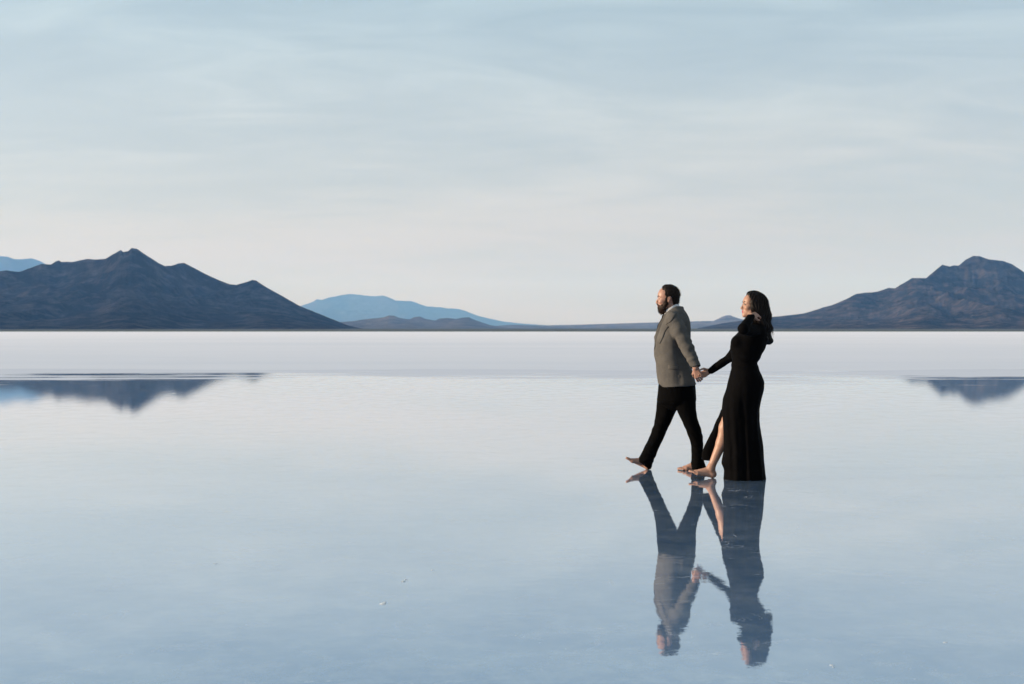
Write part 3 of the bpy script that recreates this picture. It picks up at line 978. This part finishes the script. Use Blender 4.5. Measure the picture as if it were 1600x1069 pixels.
# shirt collar: tilted white band round the neck
fd = Field((man.location.x - 0.20, DM - 0.13, 1.44), (man.location.x + 0.16, DM + 0.13, 1.66), 0.003)
nc = W(1050.5, 484.5, DM)
ax = nrm(np.array([-0.52, 0, 0.86]))
fx = nrm(np.cross([0, 1, 0], ax))


def ring(f, l, u):
    return np.abs(u) - 0.036


fd.ell(nc, (0.080, 0.076, 0.30), (fx, (0, 1, 0), ax), 0.001, clip=ring)
fd.ell(nc, (0.068, 0.064, 0.30), (fx, (0, 1, 0), ax), 0.001, 's')
for sg in (-1, 1):
    fd.cap(W(1040, 489, DM) + np.array([0, sg * 0.022, 0]), W(1036.5, 496, DM) + np.array([0, sg * 0.050, 0]), 0.014, 0.004, 0.004, flat=((1, 0, 0.5), 0.35))
V, Q = fd.mesh(2)
put("shirt_collar", V, Q, SHIRT, man)
# shirt front with black tie
fd = Field((man.location.x - 0.26, DM - 0.10, 1.04), (man.location.x - 0.02, DM + 0.10, 1.54), 0.004)
fd.chain([W(1038, 494, DM), W(1029.5, 511, DM), W(1025.5, 530, DM), W(1025.5, 545, DM + 0.01), W(1027.5, 562, DM + 0.01)], [0.020, 0.024, 0.030, 0.034, 0.020], 0.006, flat=((1, 0, 0.2), 0.5))
fd.ell(W(1036.5, 495, DM), (0.016, 0.020, 0.020), None, 0.004)
V, Q = fd.mesh(2)
put("tie", V, Q, BLACK, man)

# jacket
fd = Field((man.location.x - 0.24, DM - 0.42, 0.72), (man.location.x + 0.30, DM + 0.36, 1.62), 0.0042)
fd.prof(TORSO_M, 0.01, ex=2.05)
# open front: a groove between the two fronts
gx = W(1024, 545, DM)
fd.cap(W(1030, 500, DM), W(1020, 540, DM), 0.035, 0.022, 0.008, 's')
fd.cap(W(1020, 540, DM), W(1021, 575, DM), 0.020, 0.012, 0.008, 's')
# sleeves
jsl = [W(1053, 500, 10.86), W(1061, 517, 10.80), W(1074, 544, 10.735), W(1087, 572, 10.67)]
fd.chain(jsl, [0.074, 0.072, 0.062, 0.047], 0.02)
fd.chain([W(1056, 500, 11.19), W(1058, 549, 11.25), W(1049, 586, 11.19)], [0.072, 0.060, 0.045], 0.02)
# groove added between sleeve and jacket side to deepen the shade there
for a_, b_ in ((W(1054, 520, 10.80), W(1064, 548, 10.805)), (W(1064, 548, 10.805), W(1078.5, 588, 10.81))):
    fd.cap(a_, b_, 0.016, 0.016, 0.014, 's')
# cut the cuffs and the skirt of the jacket
cut_n = nrm(jsl[3] - jsl[2])
cut_p = W(1086, 573.5, 10.668)
sl, (x, y, z) = fd.box(cut_p - 0.075, cut_p + 0.075, 0)
dd = (x - cut_p[0]) * cut_n[0] + (y - cut_p[1]) * cut_n[1] + (z - cut_p[2]) * cut_n[2]
# the part past the cuff, but only round the wrist
lim = np.sqrt((x - cut_p[0] - cut_n[0] * .05) ** 2 + (y - cut_p[1] - cut_n[1] * .05) ** 2 + (z - cut_p[2] - cut_n[2] * .05) ** 2) - 0.062
fd.D[sl] = np.where(y < 10.86, np.maximum(fd.D[sl], np.minimum(dd, -lim)), fd.D[sl])
hollow = cut_p
fd.cap(cut_p - cut_n * 0.02, cut_p + cut_n * 0.05, 0.036, 0.038, 0.003, 's')
# shoulder pad, collar and lapel ridges
fd.cap(W(1047, 494, 10.88), W(1058, 492, 10.90), 0.045, 0.045, 0.03)
fd.chain([W(1059, 481, 10.98), W(1047, 487, 10.945), W(1039, 494, 10.955), W(1032, 508, 10.965), W(1026, 527, 10.97), W(1025, 540, 10.975)], [0.012, 0.016, 0.020, 0.024, 0.022, 0.010], 0.004, flat=((0.5, 1, 0), 0.5))
fd.chain([W(1059, 481, 11.06), W(1047, 487, 11.095), W(1039, 494, 11.085), W(1032, 508, 11.075), W(1026, 527, 11.07), W(1025, 540, 11.065)], [0.012, 0.016, 0.020, 0.024, 0.022, 0.010], 0.004, flat=((0.5, -1, 0), 0.5))
fd.chain([W(1062, 481, DM - 0.05), W(1065, 482, DM), W(1062, 481, DM + 0.05)], [0.014, 0.015, 0.014], 0.006)
# neck opening
fd.ell(W(1046.5, 479.5, DM), (0.088, 0.084, 0.085), (fx, (0, 1, 0), ax), 0.004, 's')
# vent at the back and hollow skirt
hp = W(1060, 606, DM)
fd.plane(W(1031, 604.5, DM), np.array([0.07, 0, -1.0]))
fd.prof([(585, 1034, 1083, DM, 0.182), (620, 1034, 1085, DM, 0.188)], 0.004, op='s')
V, Q = fd.mesh(2)
# folds
p0 = V - jsl[0]
seg = jsl[3] - jsl[0]
t = np.clip(p0 @ seg / np.dot(seg, seg), 0, 1)
dist = np.linalg.norm(p0 - t[:, None] * seg, axis=1)
arm = np.clip(1 - (dist - 0.06) / 0.03, 0, 1) * (V[:, 1] < 10.87)
fold_arm = 0.006 * np.sin((t * 34) + 3 * fbm(V * 8, 2) * 3) * np.exp(-((t - 0.52) / 0.22) ** 2) + 0.004 * np.sin(t * 46 + V[:, 0] * 20) * np.exp(-((t - 0.15) / 0.12) ** 2) + 0.004 * np.sin(t * 60 + V[:, 1] * 30) * np.exp(-((t - 0.9) / 0.1) ** 2)
body_f = 0.018 * (fbm(V * np.array([7, 7, 2.6]) + np.array([3, 1, 0]), 3) - 0.5) * 2
dd = (V[:, 0] - W(1060, 0, DM)[0]) * 9 + (V[:, 2] - 1.2) * 16
body_f += 0.005 * np.sin(dd * 2 + 6 * vnoise(V * 6)) * np.exp(-((V[:, 2] - 1.12) / 0.2) ** 2)
keep = np.clip(np.linalg.norm(V - cut_p, axis=1) / 0.05 - 1.0, 0, 1) * np.clip((V[:, 2] - W(0, 604.5, DM)[2]) / 0.04, 0.25, 1)
V = displace(V, Q, (arm * fold_arm + (1 - arm) * body_f) * keep)
jacket = put("jacket", V, Q, JACKET, man)

# lapels and pocket flaps lie on the cloth: found by casting onto the jacket
from mathutils.bvhtree import BVHTree
bvh = BVHTree.FromPolygons([tuple(v) for v in V], [tuple(q) for q in Q])


def patch(name, grid, side, off, thick):
    """grid of (px, py); side -1 = camera side"""
    G = np.array(grid, float)
    nr_, nc_ = G.shape[:2]
    top = np.zeros((nr_, nc_, 3)); bot = np.zeros((nr_, nc_, 3))
    for i in range(nr_):
        last = None
        for j in range(nc_ - 1, -1, -1):
            p = W(G[i, j, 0], G[i, j, 1], DM)
            h_, nn_, _, _ = bvh.ray_cast(Vector((p[0], DM + side * 1.2, p[2])), Vector((0, -side, 0)))
            if h_ is None or (last is not None and abs(h_[1] - last) > 0.10):
                yy = (last if last is not None else DM + side * 0.1) - side * 0.02
                h_ = Vector((p[0], yy, p[2]))
                nn_ = Vector((0, side, 0))
            last = h_[1]
            q = np.array([p[0], h_[1], p[2]])
            nq = nrm(np.array(nn_) * (1 if nn_[1] * side > 0 else -1) + np.array([0, side, 0]))
            top[i, j] = q + nq * off[min(i, len(off) - 1)]
            bot[i, j] = q + nq * (off[min(i, len(off) - 1)] - thick)
    n1 = nr_ * nc_
    idx = np.arange(n1).reshape(nr_, nc_)
    qa = np.stack([idx[:-1, :-1], idx[1:, :-1], idx[1:, 1:], idx[:-1, 1:]], -1).reshape(-1, 4)
    loop = list(idx[:, 0]) + list(idx[-1, 1:]) + list(idx[-2::-1, -1]) + list(idx[0, -2:0:-1])
    rim = np.array([(a, a + n1, b + n1, b) for a, b in zip(loop, loop[1:] + loop[:1])])
    ob = put(name, np.concatenate([top.reshape(-1, 3), bot.reshape(-1, 3)]), np.concatenate([qa, qa[:, ::-1] + n1, rim]), JACKET, man)
    ob.parent = jacket
    return ob


def strip(rows, n=5, sub=3):
    rows = np.array(rows, float)
    t_ = np.linspace(0, len(rows) - 1, (len(rows) - 1) * sub + 1)
    R_ = np.stack([np.interp(t_, np.arange(len(rows)), rows[:, k]) for k in range(4)], 1)
    return [[(a + (c - a) * u, b + (d - b) * u) for u in np.linspace(0, 1, n)] for a, b, c, d in R_]


LAPEL = [(1046, 487.5, 1052, 490), (1041, 492, 1047.5, 497), (1036.5, 499, 1043, 503), (1034, 504.5, 1037.5, 507.5), (1032.5, 507.5, 1040.5, 510.5), (1029.8, 515, 1036, 518.5), (1027.8, 525, 1032.5, 528), (1026, 534, 1028.5, 537)]
for sd_ in (-1, 1):
    patch("lapel", strip(LAPEL), sd_, [0.006], 0.010)
    patch("pocket_flap", [[(1040.5 + 15.5 * u, 570 + 6.0 * v + 1.2 * u) for v in (0, .33, .66, 1)] for u in np.linspace(0, 1, 8)], sd_, [0.006], 0.010)

# trousers
fd = Field((man.location.x - 0.46, DM - 0.28, -0.01), (man.location.x + 0.36, DM + 0.28, 0.92), 0.0042)
cdir = nrm(W(994, 718, 11.04) - W(1015.5, 736, 11.04))
cn = nrm(np.array([-(W(1015.5, 736, 11.04) - W(994, 718, 11.04))[2] * -1, 0, -(W(1015.5, 736, 11.04) - W(994, 718, 11.04))[0]]))
a_, b_ = W(994, 717.5, 11.04), W(1016, 735.5, 11.04)
tv_ = b_ - a_
cn = nrm(np.array([tv_[2], 0, -tv_[0]]))       # points down-left, out of the cuff
fd.prof(FRONT_M, 0.012, clip=lambda x, y, z: (x - a_[0]) * cn[0] + (z - a_[2]) * cn[2])
fd.cap(a_ + np.array([0.075, 0, -0.045]) + np.array([0.03, 0, 0.05]), a_ + np.array([0.02, 0, -0.12]), 0.044, 0.05, 0.004, 's')
fd.prof(REAR_M, 0.012)
fd.prof(PELVIS_M, 0.016)
r_ = W(1090, 735, 10.97)
fd.cap(r_ + np.array([0, 0, 0.05]), r_ - np.array([0, 0, 0.06]), 0.050, 0.058, 0.004, 's')
V, Q = fd.mesh(2)
hgt = V[:, 2]
fx_ = 0.006 * (fbm(V * np.array([14, 14, 5]), 3) - 0.5) * 2
fx_ += 0.0042 * vnoise(V * 9 + 40) * np.sin(hgt * 80 + V[:, 0] * 25 + 14 * vnoise(V * np.array([9, 9, 4]))) * (np.exp(-((hgt - 0.40) / 0.10) ** 2) + np.exp(-((hgt - 0.12) / 0.09) ** 2))
# pressed crease down the front of each leg
V = displace(V, Q, fx_)
V[:, 2] = np.maximum(V[:, 2], 0.012)
put("trousers", V, Q, BLACK, man)

# ================================================================== THE WOMAN
DW = 10.34
woman = thing("person", (W(1163, 0, DW)[0], DW, 0.0),
              "dark haired woman in long black dress with slit, following the man and holding her hair", "woman", "barefoot couple walking hand in hand")
frw = head_frame(R(-4), R(3))
hw = W(1175.6, 479.5, DW)
S = 0.93
GOWN = [
    (499, 1170, 1188, 10.33, 0.05), (504, 1165, 1192, 10.33, 0.10), (510, 1161, 1195, 10.33, 0.155), (516, 1156.5, 1197, 10.33, 0.178), (523, 1151, 1198.5, 10.33, 0.172), (530, 1145, 1198.5, 10.33, 0.162), (538, 1141.5, 1197, 10.33, 0.150),
    (546, 1141, 1194.5, 10.33, 0.140), (556, 1143, 1189, 10.33, 0.128), (566, 1143.5, 1183.3, 10.33, 0.122), (575, 1143, 1184.5, 10.33, 0.130), (584, 1141.5, 1188.7, 10.33, 0.148),
    (597, 1138, 1193.5, 10.33, 0.168), (610, 1134.5, 1193, 10.33, 0.172), (623, 1130, 1189.7, 10.33, 0.165), (639, 1128, 1186.3, 10.33, 0.155), (655, 1129, 1186, 10.33, 0.148), (668, 1129.5, 1187, 10.33, 0.140),
    (681, 1130, 1188.7, 10.33, 0.136), (694, 1130.8, 1191.5, 10.33, 0.134), (704, 1131.5, 1192.6, 10.33, 0.134), (714, 1129, 1193.3, 10.33, 0.134), (725, 1127.5, 1194.1, 10.33, 0.136), (735, 1132, 1195.2, 10.33, 0.140), (752.5, 1130.5, 1196.8, 10.33, 0.145)]
shr, elr, wrr = W(1167, 518, 10.49), W(1142.5, 558, 10.61), W(1109.5, 579.5, 10.712)
shl, ell_, wrl = W(1179, 517, 10.18), W(1161.5, 514, 9.99), W(1174.5, 493, 10.155)

fd = Field((woman.location.x - 0.56, DW - 0.46, -0.02), (woman.location.x + 0.26, DW + 0.38, 1.74), 0.0042)
Pw = add_head(fd, hw, frw, S, True)
fd.cap(Pw(-0.03, 0, -0.04), W(1180, 509, DW), 0.046, 0.052, 0.02)
fd.prof(GOWN[3:15], 0.02, grow=-0.014)
for (a, b, c) in ((shr, elr, wrr), (shl, ell_, wrl)):
    fd.chain([a, b, c], [0.038, 0.032, 0.022], 0.02)
add_hand(fd, wrr, (-0.88, -0.02, -0.46), (-0.10, -0.97, 0.15), 1, (0.60, 0.66, 0.72, 0.78), 0.88, 0.05, 0.6)
add_hand(fd, wrl, (0.72, 0.58, 0.12), (0.30, 0.80, -0.40), -1, (0.50, 0.55, 0.6, 0.65), 0.84, 0.06, 0.3)
heel_w = W(1113.5, 747, 10.40)
heel_w[2] = 0.006
ank_w = add_foot(fd, heel_w, R(11), 0.96, -1, R(0), 0.006)
knee_w = W(1133.5, 668, 10.38)
calf = knee_w * 0.62 + ank_w * 0.38 + np.array([0.018, 0, 0])
fd.chain([W(1157, 605, 10.34), knee_w, calf, ank_w], [0.080, 0.054, 0.050, 0.032], 0.025)
kh = W(1168, 668, 10.31)
ah = W(1176, 730, 10.31)
fd.chain([W(1166, 605, 10.30), kh, ah], [0.070, 0.046, 0.034], 0.02)
ft = W(1182, 747, 10.31); ft[2] = 0.005
add_foot(fd, ft - np.array([0.0, 0, 0]), R(0), 0.80, 1)
V, Q = fd.mesh(1)
fcen = V[Q].mean(1)
loc = np.stack([(fcen - hw) @ frw[i] for i in range(3)], 1) / S
lip = (loc[:, 0] > 0.088) & (np.abs(loc[:, 1]) < 0.021) & (loc[:, 2] < -0.042) & (loc[:, 2] > -0.064)
put("body", V, Q, [SKIN_W, LIPS_W], woman, midx=lip.astype(int))
add_eyes(woman, Pw, frw, S)
for sg in (-1, 1):
    fd = Field(Pw(0.08, sg * 0.03, 0.038) - 0.04, Pw(0.08, sg * 0.03, 0.038) + 0.04, 0.002)
    fd.cap(Pw(0.0940, sg * 0.014, 0.039), Pw(0.0885, sg * 0.034, 0.045), 0.0044, 0.0042, 0.002)
    fd.cap(Pw(0.0885, sg * 0.034, 0.045), Pw(0.076, sg * 0.051, 0.039), 0.0032, 0.0016, 0.002)
    V, Q = fd.mesh(1)
    put("eyebrow", V, Q, HAIR_W, woman)
    fd = Field(Pw(0.08, sg * 0.03, 0.02) - 0.04, Pw(0.08, sg * 0.03, 0.02) + 0.04, 0.002)
    fd.cap(Pw(0.0925, sg * 0.020, 0.0225), Pw(0.088, sg * 0.044, 0.0215), 0.0038, 0.0032, 0.001)
    V, Q = fd.mesh(0)
    put("eyelashes", V, Q, HAIR_W, woman)

# dress
fd = Field((woman.location.x - 0.40, DW - 0.46, -0.01), (woman.location.x + 0.26, DW + 0.38, 1.50), 0.0045)
fd.prof(GOWN, 0.01, ex=2.1)
fd.cap(W(1176, 504, 10.33), W(1179, 497, 10.335), 0.058, 0.052, 0.02)      # high neck
fd.ell(W(1152, 534, 10.26), (0.055, 0.055, 0.050), None, 0.03)
fd.ell(W(1152, 534, 10.40), (0.055, 0.055, 0.050), None, 0.03)
fd.chain([shr, elr, W(1111.5, 578.8, 10.695)], [0.055, 0.044, 0.0335], 0.015)
fd.chain([shl, ell_, W(1173.2, 495, 10.14)], [0.056, 0.047, 0.034], 0.015)
# front panel of the slit skirt blown ahead of the far leg
FLAP = [(640, 1127, 1140, 10.45, 0.05), (652, 1123, 1140, 10.46, 0.045), (662, 1118.5, 1136, 10.47, 0.038), (680, 1110, 1134, 10.48, 0.032), (697, 1101.5, 1131, 10.49, 0.030), (708, 1098.5, 1128, 10.50, 0.028), (718, 1098, 1122, 10.50, 0.028)]
fd.prof(FLAP, 0.012)
# the slit: hollow where the leg steps out
fd.prof([(652, 1100, 1129.5, 10.36, 0.07), (668, 1100, 1130.5, 10.36, 0.085), (700, 1100, 1131.5, 10.36, 0.09), (724, 1100, 1127.5, 10.36, 0.10), (736, 1100, 1132.0, 10.36, 0.11), (760, 1100, 1131, 10.36, 0.12)], 0.006, op='s')
# neck opening at the chin
fd.ell(W(1171, 492, DW), (0.05, 0.05, 0.035), None, 0.01, 's')
V, Q = fd.mesh(2)
h_ = V[:, 2]
ang = np.arctan2(V[:, 1] - DW, V[:, 0] - W(1162, 0, DW)[0])
low = np.clip((0.95 - h_) / 0.5, 0, 1)
fo = low * 0.005 * np.sin(ang * 9 + 2.5 * h_ + 2 * vnoise(V * 3)) + 0.002 * low * np.sin(ang * 17 + 5 * h_)
fo += 0.014 * low * (fbm(V * np.array([9, 9, 1.6]) + 7, 3) - 0.5) * 2
fo += 0.004 * (fbm(V * np.array([16, 16, 10]), 3) - 0.5) * 2
fo += 0.004 * np.sin(h_ * 70 + ang * 3 + 4 * vnoise(V * 7)) * np.exp(-((h_ - 1.08) / 0.08) ** 2)
edge_keep = np.clip(np.abs(V[:, 0] - W(1131, 0, DW)[0]) / 0.03, 0.15, 1)
V = displace(V, Q, fo * edge_keep)
V[:, 2] = np.maximum(V[:, 2], 0.006)
put("dress", V, Q, DRESS, woman)

# hair: crown, mass down the back, waves
fd = Field((hw[0] - 0.13, DW - 0.17, 1.14), (hw[0] + 0.26, DW + 0.16, 1.76), 0.0035)


def wline(f, l, u):
    return f - (0.062 - 0.020 * np.clip((0.05 - u) / 0.1, 0, 1) - 0.22 * np.clip(np.abs(l) - 0.02, 0, 1))


fd.ell(Pw(-0.010, 0, 0.045), (0.118 * S, 0.096 * S, 0.112 * S), frw, 0.001, clip=wline)
for sg in (-1, 1):
    fd.chain([Pw(0.010, sg * 0.072, 0.035), Pw(-0.004, sg * 0.078, -0.020), Pw(-0.036, sg * 0.078, -0.075)], [0.028, 0.030, 0.036], 0.02)
fd.chain([W(1186, 474, DW), W(1190, 492, DW), W(1192, 508, DW - 0.01), W(1194.5, 522, DW - 0.01), W(1196, 533, DW - 0.01)], [0.082, 0.080, 0.071, 0.060, 0.045], 0.02)
fd.chain([W(1184, 480, DW - 0.04), W(1187, 500, DW - 0.06), W(1190, 518, DW - 0.06), W(1194, 531, DW - 0.05), W(1192, 539, DW - 0.04)], [0.060, 0.052, 0.046, 0.038, 0.018], 0.015)
fd.chain([W(1195, 495, DW + 0.02), W(1196.5, 508, DW + 0.02), W(1197.5, 522, DW + 0.01), W(1198, 533, DW), W(1194, 540, DW)], [0.046, 0.047, 0.044, 0.034, 0.016], 0.02)
V, Q = fd.mesh(2)
L_ = V - hw
an = np.arctan2(L_[:, 1], L_[:, 0] - 0.05)
dn = np.clip(-L_[:, 2] / 0.2, 0, 1.6)
wv = 0.0035 * np.sin(an * 26 + 1.8 * np.sin(L_[:, 2] * 42) + 3 * vnoise(L_ * 12)) + dn * 0.011 * np.sin(L_[:, 2] * 62 + an * 2.2 + 2.5 * vnoise(L_ * 9 + 4)) + 0.003 * (fbm(L_ * np.array([90, 90, 22]) + 9, 3) - 0.5) * 2
V = displace(V, Q, wv)
N = vnormals(V, Q)
paths = []
cand = np.where(V[:, 2] > 1.30)[0]
for i in rng.choice(cand, 800, replace=False):
    p = V[i].copy(); nn = N[i]
    pts = [p - nn * 0.002]
    ph = rng.uniform(0, 6.28); lnn = rng.uniform(0.04, 0.11)
    off = rng.uniform(0.0, 0.004)
    away = np.array([0.35, 0.0, 0.0]) * (L_[i, 2] > 0.03)
    q = p + nn * off
    for kk in range(10):
        stp = lnn / 10
        tn = nrm(np.array([0.02 - 0.05 * kk / 10, 0, -1.0]) + away * (1 - kk / 6) - nn * np.dot(np.array([0.10, 0, -1.0]) + away, nn) * (0.9 if kk < 4 else 0.4))
        q = q + tn * stp + np.array([math.cos(ph + kk * 0.9), math.sin(ph + kk * 0.9), 0]) * 0.0012
        pts.append(q + nn * 0.002 * math.sin(kk * 0.9 + ph))
    paths.append(pts)
tv, tq = tubes(paths, 0.0011)
put("hair", np.concatenate([V, tv]), np.concatenate([Q, tq + len(V)]), HAIR_W, woman)

# ------------------------------------------------------------------ crumbs of salt crust standing in the water
m, n = mat("salt_crumb")
p = n.n('ShaderNodeBsdfPrincipled', {'Base Color': (0.50, 0.55, 0.60, 1), 'Roughness': 0.6})
out(n, p.outputs[0])
spots = [(598, 946, 0.012, 0.006), (601, 944, 0.007, 0.004), (630, 911, 0.010, 0.004), (634, 908, 0.007, 0.003), (1301, 1043, 0.008, 0.003), (1304, 1046, 0.005, 0.002), (336, 883, 0.009, 0.002), (1479, 1007, 0.008, 0.002), (676, 893, 0.008, 0.002), (272, 615, 0.03, 0.010)]
for _ in range(60):
    spots.append((rng.uniform(-100, 1700), 600 + 480 * rng.random() ** 1.3, rng.uniform(0.0015, 0.004), rng.uniform(0.0003, 0.001)))
VV, QQ, base = [], [], 0
for (px, py, r, hgt) in spots:
    y = CH * F / (py - HOR)
    x = (px - 800) / F * y
    k = 7
    a0 = rng.uniform(0, 6)
    for ringi, (rr, zz) in enumerate(((1.0, 0.002), (0.6, 0.004 + hgt * 0.8), (0.05, 0.004 + hgt))):
        for j in range(k):
            a = a0 + 2 * math.pi * j / k
            q = r * rr * rng.uniform(0.7, 1.3)
            VV.append((x + q * 1.6 * math.cos(a), y + q * math.sin(a), zz))
    for ringi in range(2):
        for j in range(k):
            j2 = (j + 1) % k
            QQ.append((base + ringi * k + j, base + ringi * k + j2, base + (ringi + 1) * k + j2, base + (ringi + 1) * k + j))
    base += 3 * k
g = put("salt_crumbs", VV, QQ, m, smooth=False)
g['kind'] = 'stuff'
g['label'] = 'small white crumbs of salt crust poking out of the water'
g['category'] = 'salt crust'
